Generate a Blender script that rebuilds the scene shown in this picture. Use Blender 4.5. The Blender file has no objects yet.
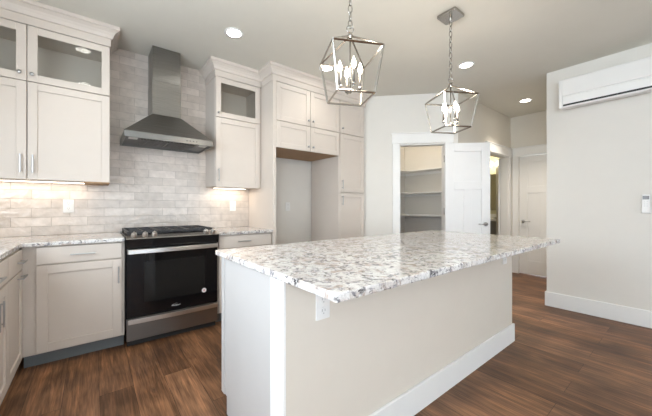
import bpy, bmesh, math, random
from mathutils import Vector, Matrix
random.seed(4)
S = bpy.context.scene
COL = S.collection
R = math.radians

# ------------------------------------------------------------ camera, world, light, exposure
YAW = 37.01
cam = bpy.data.objects.new('camera', bpy.data.cameras.new('camera'))
COL.objects.link(cam)
cam.location = (-0.21, -3.464, 1.173)
cam.rotation_euler = (R(90), 0, R(-YAW))
cam.data.sensor_width = 36
cam.data.lens = 36 * 289.738 / 652
cam.data.shift_x = (326 - 311.812) / 652
cam.data.shift_y = -(208 - 206.047) / 652
cam.data.clip_start = 0.02
S.camera = cam

S.view_settings.view_transform = 'Standard'
S.view_settings.look = 'None'
S.view_settings.gamma = 1
S.view_settings.use_curve_mapping = False
S.view_settings.exposure = 1.02
S.cycles.use_denoising = True
S.cycles.max_bounces = 10
S.cycles.diffuse_bounces = 6
S.cycles.sample_clamp_indirect = 6
S.cycles.caustics_reflective = False
S.cycles.caustics_refractive = False

W = bpy.data.worlds.new('daylight')
S.world = W
W.use_nodes = True
W.node_tree.nodes['Background'].inputs['Color'].default_value = (0.75, 0.87, 1.0, 1)
W.node_tree.nodes['Background'].inputs['Strength'].default_value = 2.0


def lamp(name, kind, loc, energy, color=(1, 1, 1), rot=(0, 0, 0), size=None, size_y=None, radius=None, spot=None, blend=0.6, parent=None):
    d = bpy.data.lights.new(name, kind)
    d.energy = energy
    d.color = color
    if kind == 'AREA':
        d.shape = 'RECTANGLE'
        d.size = size
        d.size_y = size_y
    if radius is not None:
        d.shadow_soft_size = radius
    if spot:
        d.spot_size = R(spot)
        d.spot_blend = blend
    o = bpy.data.objects.new(name, d)
    o.location = loc
    o.rotation_euler = rot
    COL.objects.link(o)
    if parent:
        o.parent = parent
    return o


DAY = (0.84, 0.93, 1.0)
WARM = (1.0, 0.83, 0.64)
CAN = (1.0, 0.90, 0.78)
# daylight through the glass doors behind the camera and the window in the left wall
lamp('window_daylight', 'AREA', (0.35, -8.95, 1.25), 195, DAY, (R(-90), 0, 0), 2.4, 2.0)
lamp('window_daylight', 'AREA', (3.0, -8.95, 1.35), 340, (0.95, 0.97, 1.0), (R(-90), 0, 0), 1.5, 1.6)
lamp('window_daylight', 'AREA', (-1.22, -4.6, 1.5), 38, DAY, (0, R(-90), 0), 1.5, 1.8)
lamp('window_daylight', 'AREA', (-1.22, -2.15, 1.65), 22, DAY, (0, R(-90), 0), 1.0, 1.3)

# ------------------------------------------------------------ materials
MATS = {}


def nodemat(name):
    m = bpy.data.materials.new(name)
    m.use_nodes = True
    nt = m.node_tree
    return m, nt, nt.nodes['Principled BSDF'], nt.nodes, nt.links


def plain(name, col, rough=0.5, metal=0.0, var=0.02, scale=8, bump=0.0, spec=0.5, coat=0):
    """a painted or metal surface with a faint procedural mottling"""
    m, nt, b, N, L = nodemat(name)
    n = N.new('ShaderNodeTexNoise')
    n.inputs['Scale'].default_value = scale
    n.inputs['Detail'].default_value = 3
    tc = N.new('ShaderNodeTexCoord')
    L.new(tc.outputs['Object'], n.inputs['Vector'])
    r = N.new('ShaderNodeValToRGB')
    c0 = [max(0, c * (1 - var)) for c in col]
    c1 = [min(1, c * (1 + var)) for c in col]
    r.color_ramp.elements[0].color = (*c0, 1)
    r.color_ramp.elements[1].color = (*c1, 1)
    L.new(n.outputs['Fac'], r.inputs['Fac'])
    L.new(r.outputs['Color'], b.inputs['Base Color'])
    b.inputs['Roughness'].default_value = rough
    b.inputs['Metallic'].default_value = metal
    b.inputs['Specular IOR Level'].default_value = spec
    b.inputs['Coat Weight'].default_value = coat
    if bump:
        n2 = N.new('ShaderNodeTexNoise')
        n2.inputs['Scale'].default_value = 150
        L.new(tc.outputs['Object'], n2.inputs['Vector'])
        bp = N.new('ShaderNodeBump')
        bp.inputs['Strength'].default_value = bump
        bp.inputs['Distance'].default_value = 0.002
        L.new(n2.outputs['Fac'], bp.inputs['Height'])
        L.new(bp.outputs['Normal'], b.inputs['Normal'])
    MATS[name] = m
    return m


def emit(name, col, strength):
    m, nt, b, N, L = nodemat(name)
    b.inputs['Base Color'].default_value = (*col, 1)
    b.inputs['Emission Color'].default_value = (*col, 1)
    b.inputs['Emission Strength'].default_value = strength
    MATS[name] = m
    return m


def ramp(N, stops):
    r = N.new('ShaderNodeValToRGB')
    e = r.color_ramp.elements
    while len(e) < len(stops):
        e.new(0.5)
    for i, (p, c) in enumerate(stops):
        e[i].position = p
        e[i].color = (*c, 1)
    return r


def mix(N, L, a, b, fac, mode='MIX'):
    x = N.new('ShaderNodeMix')
    x.data_type = 'RGBA'
    x.blend_type = mode
    for src, key in ((a, 6), (b, 7), (fac, 0)):
        if isinstance(src, (int, float)):
            x.inputs[key].default_value = src
        elif isinstance(src, tuple):
            x.inputs[key].default_value = (*src, 1)
        else:
            L.new(src, x.inputs[key])
    return x.outputs[2]


WALL = plain('wall_paint', (0.71, 0.69, 0.65), 0.85, bump=0.05)
HALLWALL = plain('warm_wall_paint', (0.68, 0.645, 0.58), 0.85)
CEIL = plain('ceiling_paint', (0.66, 0.645, 0.585), 0.9, bump=0.05)
TRIM = plain('white_trim_paint', (0.80, 0.80, 0.79), 0.4)
DOORP = plain('white_door_paint', (0.78, 0.78, 0.78), 0.4)
CAB = plain('cabinet_paint', (0.63, 0.57, 0.515), 0.4)
CABIN = plain('cabinet_inside', (0.60, 0.58, 0.55), 0.6)
PANEL = plain('island_wall_paint', (0.66, 0.61, 0.54), 0.7)
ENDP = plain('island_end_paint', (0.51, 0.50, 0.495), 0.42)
PLY = plain('plywood', (0.36, 0.22, 0.11), 0.6, var=0.15, scale=5)
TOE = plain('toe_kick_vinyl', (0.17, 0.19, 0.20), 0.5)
CHROME = plain('polished_nickel', (0.62, 0.61, 0.59), 0.22, 1.0)
HANDLE = plain('satin_nickel', (0.42, 0.42, 0.42), 0.35, 1.0)
PNICK = plain('pendant_nickel', (0.42, 0.40, 0.37), 0.25, 1.0)
BLACK = plain('black_enamel', (0.008, 0.008, 0.009), 0.12, spec=0.35)
BLGLASS = plain('black_oven_glass', (0.005, 0.005, 0.006), 0.035, spec=0.3)
IRON = plain('cast_iron', (0.03, 0.03, 0.033), 0.45)
DARK = plain('dark_slot', (0.03, 0.03, 0.03), 0.6)
FILTER = plain('hood_filter', (0.10, 0.10, 0.10), 0.35, 0.9)
PLASTIC = plain('white_plastic', (0.78, 0.78, 0.77), 0.3)
SLEEVE = plain('candle_sleeve_bronze', (0.16, 0.14, 0.12), 0.5)
SLOT = plain('outlet_slot', (0.25, 0.25, 0.25), 0.5)
DISPLAY = plain('grey_display', (0.16, 0.16, 0.17), 0.2)
DSTEEL = plain('dark_brushed_steel', (0.27, 0.26, 0.25), 0.35, 1.0)
BSTEEL = plain('bright_steel', (0.72, 0.71, 0.69), 0.28, 1.0)
BAND = plain('band_steel', (0.22, 0.215, 0.205), 0.3, 1.0)
BUTTON = plain('pale_buttons', (0.6, 0.6, 0.6), 0.4)
STICK = plain('white_sticker', (0.75, 0.72, 0.72), 0.5)
STICK2 = plain('pink_sticker_print', (0.55, 0.30, 0.30), 0.5)
LOGO = plain('silver_logo', (0.75, 0.75, 0.75), 0.3)
LIGHT_TINTED_WALL = plain('bathroom_paint_light_tinted', (0.60, 0.58, 0.42), 0.8)  # yellow-green cast of the bathroom lighting put into the wall colour
VAN = plain('grey_vanity', (0.22, 0.22, 0.22), 0.5)
MIRROR = plain('mirror_glass', (0.85, 0.85, 0.82), 0.02, 1.0)
BULB = emit('bulb_glow', (1.0, 0.90, 0.74), 14)
CANLIT = emit('downlight_lens', (1.0, 0.96, 0.88), 14)
STRIP = emit('led_strip', (1.0, 0.85, 0.68), 4)
BATHLIT = emit('vanity_bulb', (1.0, 0.88, 0.62), 4)
HOODLIT = plain('hood_lamp_lens', (0.7, 0.7, 0.68), 0.3)


def m_steel():
    m, nt, b, N, L = nodemat('brushed_steel')
    tc = N.new('ShaderNodeTexCoord')
    mp = N.new('ShaderNodeMapping')
    mp.inputs['Scale'].default_value = (2, 2, 220)
    n = N.new('ShaderNodeTexNoise')
    n.inputs['Scale'].default_value = 3
    L.new(tc.outputs['Object'], mp.inputs['Vector'])
    L.new(mp.outputs['Vector'], n.inputs['Vector'])
    r = ramp(N, [(0.3, (0.25, 0.243, 0.23)), (0.7, (0.34, 0.33, 0.315))])
    L.new(n.outputs['Fac'], r.inputs['Fac'])
    L.new(r.outputs['Color'], b.inputs['Base Color'])
    b.inputs['Metallic'].default_value = 1
    b.inputs['Roughness'].default_value = 0.30
    b.inputs['Anisotropic'].default_value = 0.85
    tg = N.new('ShaderNodeTangent')
    tg.direction_type = 'RADIAL'
    tg.axis = 'Z'
    L.new(tg.outputs[0], b.inputs['Tangent'])
    return m


def m_granite():
    m, nt, b, N, L = nodemat('granite')
    tc = N.new('ShaderNodeTexCoord')
    def noise(sc, det=4, rough=0.6, off=0, dist=0.0):
        mp = N.new('ShaderNodeMapping')
        mp.inputs['Location'].default_value = (off, off * 1.7, off * .3)
        L.new(tc.outputs['Object'], mp.inputs['Vector'])
        n = N.new('ShaderNodeTexNoise')
        n.inputs['Scale'].default_value = sc
        n.inputs['Detail'].default_value = det
        n.inputs['Roughness'].default_value = rough
        n.inputs['Distortion'].default_value = dist
        L.new(mp.outputs['Vector'], n.inputs['Vector'])
        return n.outputs['Fac']
    base = ramp(N, [(0.28, (0.50, 0.43, 0.39)), (0.42, (0.70, 0.67, 0.65)), (0.58, (0.80, 0.79, 0.78)), (0.76, (0.46, 0.45, 0.47))])
    L.new(noise(9, 5, 0.62, 1, 0.5), base.inputs['Fac'])
    # warm patches
    wr = ramp(N, [(0.52, (0, 0, 0)), (0.66, (1, 1, 1))])
    L.new(noise(22, 4, 0.6, 5, 0.8), wr.inputs['Fac'])
    c1 = mix(N, L, base.outputs['Color'], (0.47, 0.39, 0.34), wr.outputs['Color'])
    # grey clouds
    gr = ramp(N, [(0.52, (0, 0, 0)), (0.62, (1, 1, 1))])
    L.new(noise(30, 5, 0.65, 9, 1.0), gr.inputs['Fac'])
    c2 = mix(N, L, c1, (0.24, 0.23, 0.25), gr.outputs['Color'])
    # dark specks clustered
    sp = ramp(N, [(0.555, (0, 0, 0)), (0.60, (1, 1, 1))])
    L.new(noise(34, 5, 0.7, 14, 0.6), sp.inputs['Fac'])
    cl = ramp(N, [(0.40, (0.15, 0.15, 0.15)), (0.60, (1, 1, 1))])
    L.new(noise(7, 3, 0.5, 21, 0.8), cl.inputs['Fac'])
    sm = mix(N, L, sp.outputs['Color'], cl.outputs['Color'], 1.0, 'MULTIPLY')
    c3 = mix(N, L, c2, (0.05, 0.045, 0.05), sm)
    v = N.new('ShaderNodeTexVoronoi')
    v.inputs['Scale'].default_value = 190
    L.new(tc.outputs['Object'], v.inputs['Vector'])
    vr = ramp(N, [(0.0, (0.72, 0.72, 0.72)), (1.0, (1.06, 1.06, 1.06))])
    L.new(v.outputs['Color'], vr.inputs['Fac'])
    c4 = mix(N, L, c3, vr.outputs['Color'], 0.7, 'MULTIPLY')
    L.new(c4, b.inputs['Base Color'])
    b.inputs['Roughness'].default_value = 0.12
    b.inputs['Specular IOR Level'].default_value = 0.6
    return m


def m_floor():
    m, nt, b, N, L = nodemat('wood_plank_floor')
    tc = N.new('ShaderNodeTexCoord')
    sx = N.new('ShaderNodeSeparateXYZ')
    L.new(tc.outputs['Object'], sx.inputs[0])
    cx = N.new('ShaderNodeCombineXYZ')
    L.new(sx.outputs['Y'], cx.inputs['X'])
    L.new(sx.outputs['X'], cx.inputs['Y'])
    br = N.new('ShaderNodeTexBrick')
    br.offset = 0.37
    br.offset_frequency = 2
    br.inputs['Scale'].default_value = 1
    br.inputs['Brick Width'].default_value = 1.25
    br.inputs['Row Height'].default_value = 0.18
    br.inputs['Mortar Size'].default_value = 0.0012
    br.inputs['Mortar Smooth'].default_value = 0.2
    br.inputs['Bias'].default_value = 0
    br.inputs['Color1'].default_value = (0, 0, 0, 1)
    br.inputs['Color2'].default_value = (1, 1, 1, 1)
    br.inputs['Mortar'].default_value = (0.5, 0.5, 0.5, 1)
    L.new(cx.outputs[0], br.inputs['Vector'])
    tone = ramp(N, [(0.0, (0.118, 0.057, 0.029)), (0.5, (0.180, 0.089, 0.045)), (1.0, (0.250, 0.128, 0.068))])
    L.new(br.outputs['Color'], tone.inputs['Fac'])
    # grain stretched along the plank, shifted per plank
    ad = N.new('ShaderNodeVectorMath')
    ad.operation = 'MULTIPLY_ADD'
    L.new(br.outputs['Color'], ad.inputs[0])
    ad.inputs[1].default_value = (7, 3, 5)
    L.new(cx.outputs[0], ad.inputs[2])
    mp = N.new('ShaderNodeMapping')
    mp.inputs['Scale'].default_value = (1.1, 13, 1)
    L.new(ad.outputs[0], mp.inputs['Vector'])
    n = N.new('ShaderNodeTexNoise')
    n.inputs['Scale'].default_value = 1.6
    n.inputs['Detail'].default_value = 7
    n.inputs['Roughness'].default_value = 0.68
    n.inputs['Distortion'].default_value = 0.9
    L.new(mp.outputs['Vector'], n.inputs['Vector'])
    g = ramp(N, [(0.28, (0.35, 0.34, 0.34)), (0.5, (1.0, 1.0, 1.0)), (0.70, (1.9, 1.8, 1.7))])
    L.new(n.outputs['Fac'], g.inputs['Fac'])
    c = mix(N, L, tone.outputs['Color'], g.outputs['Color'], 0.85, 'MULTIPLY')
    mp3 = N.new('ShaderNodeMapping')
    mp3.inputs['Scale'].default_value = (3.0, 60, 1)
    L.new(ad.outputs[0], mp3.inputs['Vector'])
    n3 = N.new('ShaderNodeTexNoise')
    n3.inputs['Scale'].default_value = 2
    n3.inputs['Detail'].default_value = 4
    n3.inputs['Distortion'].default_value = 0.4
    L.new(mp3.outputs['Vector'], n3.inputs['Vector'])
    g3 = ramp(N, [(0.35, (0.62, 0.60, 0.58)), (0.6, (1.15, 1.15, 1.15))])
    L.new(n3.outputs['Fac'], g3.inputs['Fac'])
    c = mix(N, L, c, g3.outputs['Color'], 0.8, 'MULTIPLY')
    mo = N.new('ShaderNodeTexNoise')
    mo.inputs['Scale'].default_value = 3
    L.new(cx.outputs[0], mo.inputs['Vector'])
    mr = ramp(N, [(0.35, (0.65, 0.65, 0.66)), (0.65, (1.25, 1.25, 1.25))])
    L.new(mo.outputs['Fac'], mr.inputs['Fac'])
    c = mix(N, L, c, mr.outputs['Color'], 1.0, 'MULTIPLY')
    c = mix(N, L, c, (0.03, 0.018, 0.012), br.outputs['Fac'])
    L.new(c, b.inputs['Base Color'])
    rr = N.new('ShaderNodeMapRange')
    rr.inputs['To Min'].default_value = 0.36
    rr.inputs['To Max'].default_value = 0.55
    L.new(n.outputs['Fac'], rr.inputs['Value'])
    L.new(rr.outputs[0], b.inputs['Roughness'])
    b.inputs['Specular IOR Level'].default_value = 0.3
    bp = N.new('ShaderNodeBump')
    bp.inputs['Strength'].default_value = 0.12
    bp.inputs['Distance'].default_value = 0.003
    L.new(n.outputs['Fac'], bp.inputs['Height'])
    L.new(bp.outputs['Normal'], b.inputs['Normal'])
    return m


def m_tile():
    m, nt, b, N, L = nodemat('glazed_subway_tile')
    tc = N.new('ShaderNodeTexCoord')
    sx = N.new('ShaderNodeSeparateXYZ')
    L.new(tc.outputs['Object'], sx.inputs[0])
    sh = N.new('ShaderNodeMath')
    sh.operation = 'ADD'
    sh.inputs[1].default_value = -0.914
    L.new(sx.outputs['Z'], sh.inputs[0])
    cx = N.new('ShaderNodeCombineXYZ')
    L.new(sx.outputs['X'], cx.inputs['X'])
    L.new(sh.outputs[0], cx.inputs['Y'])
    br = N.new('ShaderNodeTexBrick')
    br.offset = 0.5
    br.inputs['Scale'].default_value = 1
    br.inputs['Brick Width'].default_value = 0.255
    br.inputs['Row Height'].default_value = 0.08
    br.inputs['Mortar Size'].default_value = 0.0022
    br.inputs['Mortar Smooth'].default_value = 0.25
    br.inputs['Color1'].default_value = (0.565, 0.505, 0.455, 1)
    br.inputs['Color2'].default_value = (0.69, 0.625, 0.57, 1)
    br.inputs['Mortar'].default_value = (0.44, 0.395, 0.355, 1)
    L.new(cx.outputs[0], br.inputs['Vector'])
    n = N.new('ShaderNodeTexNoise')
    n.inputs['Scale'].default_value = 14
    n.inputs['Detail'].default_value = 2
    L.new(tc.outputs['Object'], n.inputs['Vector'])
    r = ramp(N, [(0.3, (0.9, 0.9, 0.9)), (0.7, (1.06, 1.06, 1.06))])
    L.new(n.outputs['Fac'], r.inputs['Fac'])
    c = mix(N, L, br.outputs['Color'], r.outputs['Color'], 1.0, 'MULTIPLY')
    L.new(c, b.inputs['Base Color'])
    rm = N.new('ShaderNodeMapRange')
    rm.inputs['To Min'].default_value = 0.10
    rm.inputs['To Max'].default_value = 0.8
    L.new(br.outputs['Fac'], rm.inputs['Value'])
    L.new(rm.outputs[0], b.inputs['Roughness'])
    # wavy glaze: noise minus mortar groove
    n2 = N.new('ShaderNodeTexNoise')
    n2.inputs['Scale'].default_value = 26
    n2.inputs['Detail'].default_value = 1
    L.new(tc.outputs['Object'], n2.inputs['Vector'])
    sb = N.new('ShaderNodeMath')
    sb.operation = 'SUBTRACT'
    wv = N.new('ShaderNodeMath')
    wv.operation = 'MULTIPLY'
    wv.inputs[1].default_value = 1.3
    L.new(n2.outputs['Fac'], wv.inputs[0])
    L.new(wv.outputs[0], sb.inputs[0])
    L.new(br.outputs['Fac'], sb.inputs[1])
    bp = N.new('ShaderNodeBump')
    bp.inputs['Strength'].default_value = 0.5
    bp.inputs['Distance'].default_value = 0.006
    L.new(sb.outputs[0], bp.inputs['Height'])
    L.new(bp.outputs['Normal'], b.inputs['Normal'])
    return m


def m_glass(name, tint, gloss):
    m = bpy.data.materials.new(name)
    m.use_nodes = True
    N, L = m.node_tree.nodes, m.node_tree.links
    N.clear()
    out = N.new('ShaderNodeOutputMaterial')
    t = N.new('ShaderNodeBsdfTransparent')
    t.inputs['Color'].default_value = (*tint, 1)
    g = N.new('ShaderNodeBsdfGlossy')
    g.inputs['Roughness'].default_value = 0.03
    lw = N.new('ShaderNodeLayerWeight')
    lw.inputs['Blend'].default_value = gloss
    mx = N.new('ShaderNodeMixShader')
    L.new(lw.outputs['Fresnel'], mx.inputs[0])
    L.new(t.outputs[0], mx.inputs[1])
    L.new(g.outputs[0], mx.inputs[2])
    L.new(mx.outputs[0], out.inputs['Surface'])
    return m


STEEL, GRANITE, FLOORM, TILE = m_steel(), m_granite(), m_floor(), m_tile()
CGLASS = m_glass('cabinet_glass', (0.95, 0.96, 0.95), 0.22)
WGLASS = m_glass('window_glass', (0.97, 0.98, 0.98), 0.12)
BGLASS = m_glass('bulb_glass', (1, 1, 1), 0.2)

# ------------------------------------------------------------ mesh helpers


class MB:
    """collects shapes into one bmesh"""
    def __init__(s):
        s.b = bmesh.new()

    def box(s, x0, x1, y0, y1, z0, z1, rot=None):
        vs = [s.b.verts.new((x, y, z)) for x in (x0, x1) for y in (y0, y1) for z in (z0, z1)]
        for f in ((0, 1, 3, 2), (4, 6, 7, 5), (0, 4, 5, 1), (2, 3, 7, 6), (0, 2, 6, 4), (1, 5, 7, 3)):
            s.b.faces.new([vs[i] for i in f])
        if rot:
            bmesh.ops.transform(s.b, matrix=rot, verts=vs)
        return s

    def poly(s, bottom, top):
        """closed solid between two matching rings"""
        n = len(bottom)
        a = [s.b.verts.new(p) for p in bottom]
        c = [s.b.verts.new(p) for p in top]
        s.b.faces.new(a[::-1])
        s.b.faces.new(c)
        for i in range(n):
            j = (i + 1) % n
            s.b.faces.new((a[i], a[j], c[j], c[i]))
        return s

    def prism(s, pts, z0, z1):
        return s.poly([(x, y, z0) for x, y in pts], [(x, y, z1) for x, y in pts])

    def tube(s, pts, r, n=10, closed=False):
        pts = [Vector(p) for p in pts]
        rs = r if isinstance(r, (list, tuple)) else [r] * len(pts)
        rings = []
        m = len(pts)
        for i, p in enumerate(pts):
            if closed:
                t = pts[(i + 1) % m] - pts[i - 1]
            else:
                t = pts[min(i + 1, m - 1)] - pts[max(i - 1, 0)]
            t.normalize()
            ref = Vector((0, 0, 1)) if abs(t.z) < 0.9 else Vector((1, 0, 0))
            u = t.cross(ref).normalized()
            v = t.cross(u)
            rings.append([s.b.verts.new(p + rs[i] * (u * math.cos(2 * math.pi * k / n) + v * math.sin(2 * math.pi * k / n))) for k in range(n)])
        for i in range(m if closed else m - 1):
            a, c = rings[i], rings[(i + 1) % m]
            for k in range(n):
                s.b.faces.new((a[k], a[(k + 1) % n], c[(k + 1) % n], c[k]))
        if not closed:
            s.b.faces.new(rings[0][::-1])
            s.b.faces.new(rings[-1])
        return s

    def bar(s, p, q, w):
        """square bar from p to q"""
        return s.tube([p, q], w * 0.7071, 4)

    def lathe(s, prof, c=(0, 0, 0), n=24, axis='z'):
        rings = []
        for r, h in prof:
            ring = []
            for k in range(n):
                a = 2 * math.pi * k / n
                x, y = r * math.cos(a), r * math.sin(a)
                p = (x, y, h) if axis == 'z' else ((x, h, y) if axis == 'y' else (h, x, y))
                ring.append(s.b.verts.new(Vector(p) + Vector(c)))
            rings.append(ring)
        for a, d in zip(rings, rings[1:]):
            for k in range(n):
                s.b.faces.new((a[k], a[(k + 1) % n], d[(k + 1) % n], d[k]))
        s.b.faces.new(rings[0][::-1])
        s.b.faces.new(rings[-1])
        return s

    def build(s, name, mat, parent=None, bevel=0.0, seg=1, smooth=False, **props):
        bmesh.ops.recalc_face_normals(s.b, faces=s.b.faces)
        me = bpy.data.meshes.new(name)
        s.b.to_mesh(me)
        s.b.free()
        me.materials.append(mat)
        if smooth:
            me.polygons.foreach_set('use_smooth', [True] * len(me.polygons))
        o = bpy.data.objects.new(name, me)
        COL.objects.link(o)
        if parent:
            o.parent = parent
        if bevel:
            b = o.modifiers.new('bevel', 'BEVEL')
            b.width = bevel
            b.segments = seg
            b.limit_method = 'ANGLE'
        for k, v in props.items():
            o[k] = v
        return o


def thing(name, label, cat, loc=(0, 0, 0), rz=0, group=None):
    o = bpy.data.objects.new(name, None)
    o.empty_display_size = 0.1
    COL.objects.link(o)
    o.location = loc
    o.rotation_euler = (0, 0, rz)
    o['label'] = label
    o['category'] = cat
    if group:
        o['group'] = group
    return o


def tag(o, label, cat, group=None):
    o['label'] = label
    o['category'] = cat
    if group:
        o['group'] = group
    return o


def struct(o):
    o['kind'] = 'structure'
    return o


def copy_thing(src, loc, label, rz=None):
    def cp(o, parent):
        c = o.copy()
        COL.objects.link(c)
        c.parent = parent
        for ch in o.children:
            cp(ch, c)
        return c
    r = cp(src, None)
    r.location = loc
    if rz is not None:
        r.rotation_euler = (0, 0, rz)
    r['label'] = label
    return r


def bx(name, mat, x0, x1, y0, y1, z0, z1, parent=None, bevel=0.0, **p):
    return MB().box(x0, x1, y0, y1, z0, z1).build(name, mat, parent, bevel, **p)


H = 2.74
# ------------------------------------------------------------ room shell
struct(bx('floor', FLOORM, -1.4, 7.1, -9.2, 0.15, -0.1, 0.0))
struct(bx('ceiling', CEIL, -1.4, 7.1, -9.2, 0.15, H, H + 0.1))
struct(bx('wall_back', WALL, -1.4, 7.1, 0.0, 0.15, 0, H))
# left wall with a window opening beside the camera
m = MB()
m.box(-1.4, -1.25, -3.65, -2.85, 0, H).box(-1.4, -1.25, -1.45, 0, 0, H).box(-1.4, -1.25, -2.85, -1.45, 0, 1.1).box(-1.4, -1.25, -2.85, -1.45, 2.2, H).box(-1.4, -1.25, -9.0, -5.55, 0, H).box(-1.4, -1.25, -5.55, -3.65, 0, 0.7).box(-1.4, -1.25, -5.55, -3.65, 2.3, H)
struct(m.build('wall_left', WALL))
# wall behind the camera with a glazed patio opening and a window
m = MB()
m.box(-1.4, -0.9, -9.15, -9.0, 0, H).box(1.6, 2.2, -9.15, -9.0, 0, H).box(3.8, 4.19, -9.15, -9.0, 0, H)
m.box(-0.9, 1.6, -9.15, -9.0, 2.3, H).box(2.2, 3.8, -9.15, -9.0, 2.3, H).box(2.2, 3.8, -9.15, -9.0, 0, 0.5).box(-0.9, 1.6, -9.15, -9.0, 0, 0.15)
struct(m.build('wall_front', WALL))
struct(bx('wall_right', WALL, 4.07, 4.19, -9.0, -2.40, 0, H))
struct(bx('wall_hall_near', HALLWALL, 4.19, 5.84, -2.52, -2.40, 0, H))
m = MB()
m.box(5.72, 5.84, -1.60, -1.475, 0, H).box(5.72, 5.84, -2.40, -2.31, 0, H).box(5.72, 5.84, -2.31, -1.60, 2.04, H)
struct(m.build('wall_hall_end', HALLWALL))
m = MB()
m.box(3.80, 4.81, -1.475, -1.355, 0, H).box(5.62, 7.0, -1.475, -1.355, 0, H).box(4.81, 5.62, -1.475, -1.355, 2.04, H)
struct(m.build('wall_hall', HALLWALL))
struct(bx('wall_pantry_side', WALL, 4.70, 4.80, -1.355, 0, 0, H))
struct(bx('wall_bathroom_end', LIGHT_TINTED_WALL, 6.9, 7.0, -1.355, 0, 0, H))
struct(bx('wall_bathroom_side', LIGHT_TINTED_WALL, 4.80, 6.9, -0.02, -0.001, 0, H))

# diagonal pantry wall: s runs along (1,-1), t into the pantry
DA = Matrix.Translation((2.885, -0.585, 0)) @ Matrix.Rotation(R(-45), 4, 'Z')
SO0, SO1 = 0.505, 1.115
m = MB()
m.box(0, SO0, 0, 0.12, 0, H, DA).box(SO1, 1.285, 0, 0.12, 0, H, DA).box(SO0, SO1, 0, 0.12, 2.04, H, DA)
m.box(2.885, 2.985, -0.56, 0, 0, H)
struct(m.build('wall_diagonal', WALL))

# windows (behind and beside the camera)
def window(n, lo, hi, fixed, z0, z1, along):
    fr = MB()
    w = 0.05
    def b(a0, a1, c0, c1, t=0.03):
        if along == 'x':
            fr.box(a0, a1, fixed - t, fixed + t, c0, c1)
        else:
            fr.box(fixed - t, fixed + t, a0, a1, c0, c1)
    b(lo, lo + w, z0, z1)
    b(hi - w, hi, z0, z1)
    b(lo + w, hi - w, z1 - w, z1)
    b(lo + w, hi - w, z0, z0 + w)
    b((lo + hi) / 2 - w / 2, (lo + hi) / 2 + w / 2, z0 + w, z1 - w)
    o = struct(fr.build('window_%d' % n, TRIM))
    if along == 'x':
        bx('glass', WGLASS, lo + w, hi - w, fixed - 0.004, fixed + 0.004, z0 + w, z1 - w, o)
    else:
        bx('glass', WGLASS, fixed - 0.004, fixed + 0.004, lo + w, hi - w, z0 + w, z1 - w, o)


window(1, -0.9, 1.6, -9.08, 0.15, 2.3, 'x')
window(2, 2.2, 3.8, -9.08, 0.5, 2.3, 'x')
window(3, -5.55, -3.65, -1.33, 0.7, 2.3, 'y')
window(4, -2.85, -1.45, -1.33, 1.1, 2.2, 'y')

# tiled back wall
struct(bx('wall_backsplash', TILE, -1.249, 1.379, -0.008, -0.0005, 0.9145, H - 0.001))

# baseboards
BBH = 0.165
struct(bx('baseboard_right', TRIM, 4.053, 4.0695, -8.99, -2.385, 0.0, BBH, bevel=0.003))
struct(bx('baseboard_hall', TRIM, 3.83, 4.70, -1.491, -1.4755, 0.0, BBH, bevel=0.003))
struct(bx('baseboard_hall_near', TRIM, 4.054, 5.70, -2.3995, -2.385, 0.0, BBH, bevel=0.003))
struct(MB().box(0.0, 0.40, -0.0155, -0.0005, 0, BBH, DA).build('baseboard_diagonal', TRIM, None, 0.003))

# casings
def casing_x(n, a, b, top, y, lw, rw, hl, hr):
    m = MB()
    m.box(a - lw, a, y - 0.018, y, 0, top).box(b, b + rw, y - 0.018, y, 0, top)
    m.box(hl, hr, y - 0.026, y, top, top + 0.135)
    m.box(hl - 0.008, hr, y - 0.034, y, top + 0.135, top + 0.15)
    # jamb lining
    m.box(a, a + 0.015, y, y + 0.12, 0, top).box(b - 0.015, b, y, y + 0.12, 0, top).box(a, b, y, y + 0.12, top - 0.015, top)
    return m


struct(casing_x(1, 4.81, 5.62, 2.04, -1.4752, 0.1, 0.1, 4.69, 5.719).build('trim_1', TRIM, None, 0.002))
m = MB()
m.box(5.702, 5.7198, -1.60, -1.51, 0, 2.04).box(5.702, 5.7198, -2.3985, -2.31, 0, 2.04)
m.box(5.694, 5.7198, -2.3985, -1.51, 2.04, 2.175).box(5.686, 5.7198, -2.3985, -1.51, 2.175, 2.19)
struct(m.build('trim_2', TRIM, None, 0.002))
m = MB()
m.box(SO0 - 0.095, SO0, -0.018, -0.0005, 0, 2.05, DA).box(SO1, SO1 + 0.095, -0.018, -0.0005, 0, 2.05, DA)
m.box(SO0 - 0.105, SO1 + 0.105, -0.026, -0.0005, 2.05, 2.185, DA).box(SO0 - 0.115, SO1 + 0.115, -0.034, -0.0005, 2.185, 2.20, DA)
m.box(SO0, SO0 + 0.012, 0, 0.12, 0, 2.04, DA).box(SO1 - 0.012, SO1, 0, 0.12, 0, 2.04, DA).box(SO0, SO1, 0, 0.12, 2.028, 2.04, DA)
struct(m.build('trim_3', TRIM, None, 0.002))


def lever(parent, x, z, side, y=0.0, d=-1):
    """lever handle on face y, lever pointing to side"""
    h = MB()
    h.lathe([(0.027, 0), (0.027, 0.008), (0.012, 0.012), (0.011, 0.045)], (0, 0, 0), 20, 'y')
    h.tube([(0, 0.042, 0), (side * 0.03, 0.045, 0), (side * 0.11, 0.042, 0)], [0.009, 0.009, 0.007], 10)
    bmesh.ops.transform(h.b, matrix=Matrix.Translation((x, y, z)) @ Matrix.Diagonal((1, d, 1, 1)), verts=h.b.verts)
    return h.build('lever_handle', HANDLE, parent, smooth=True)


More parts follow.
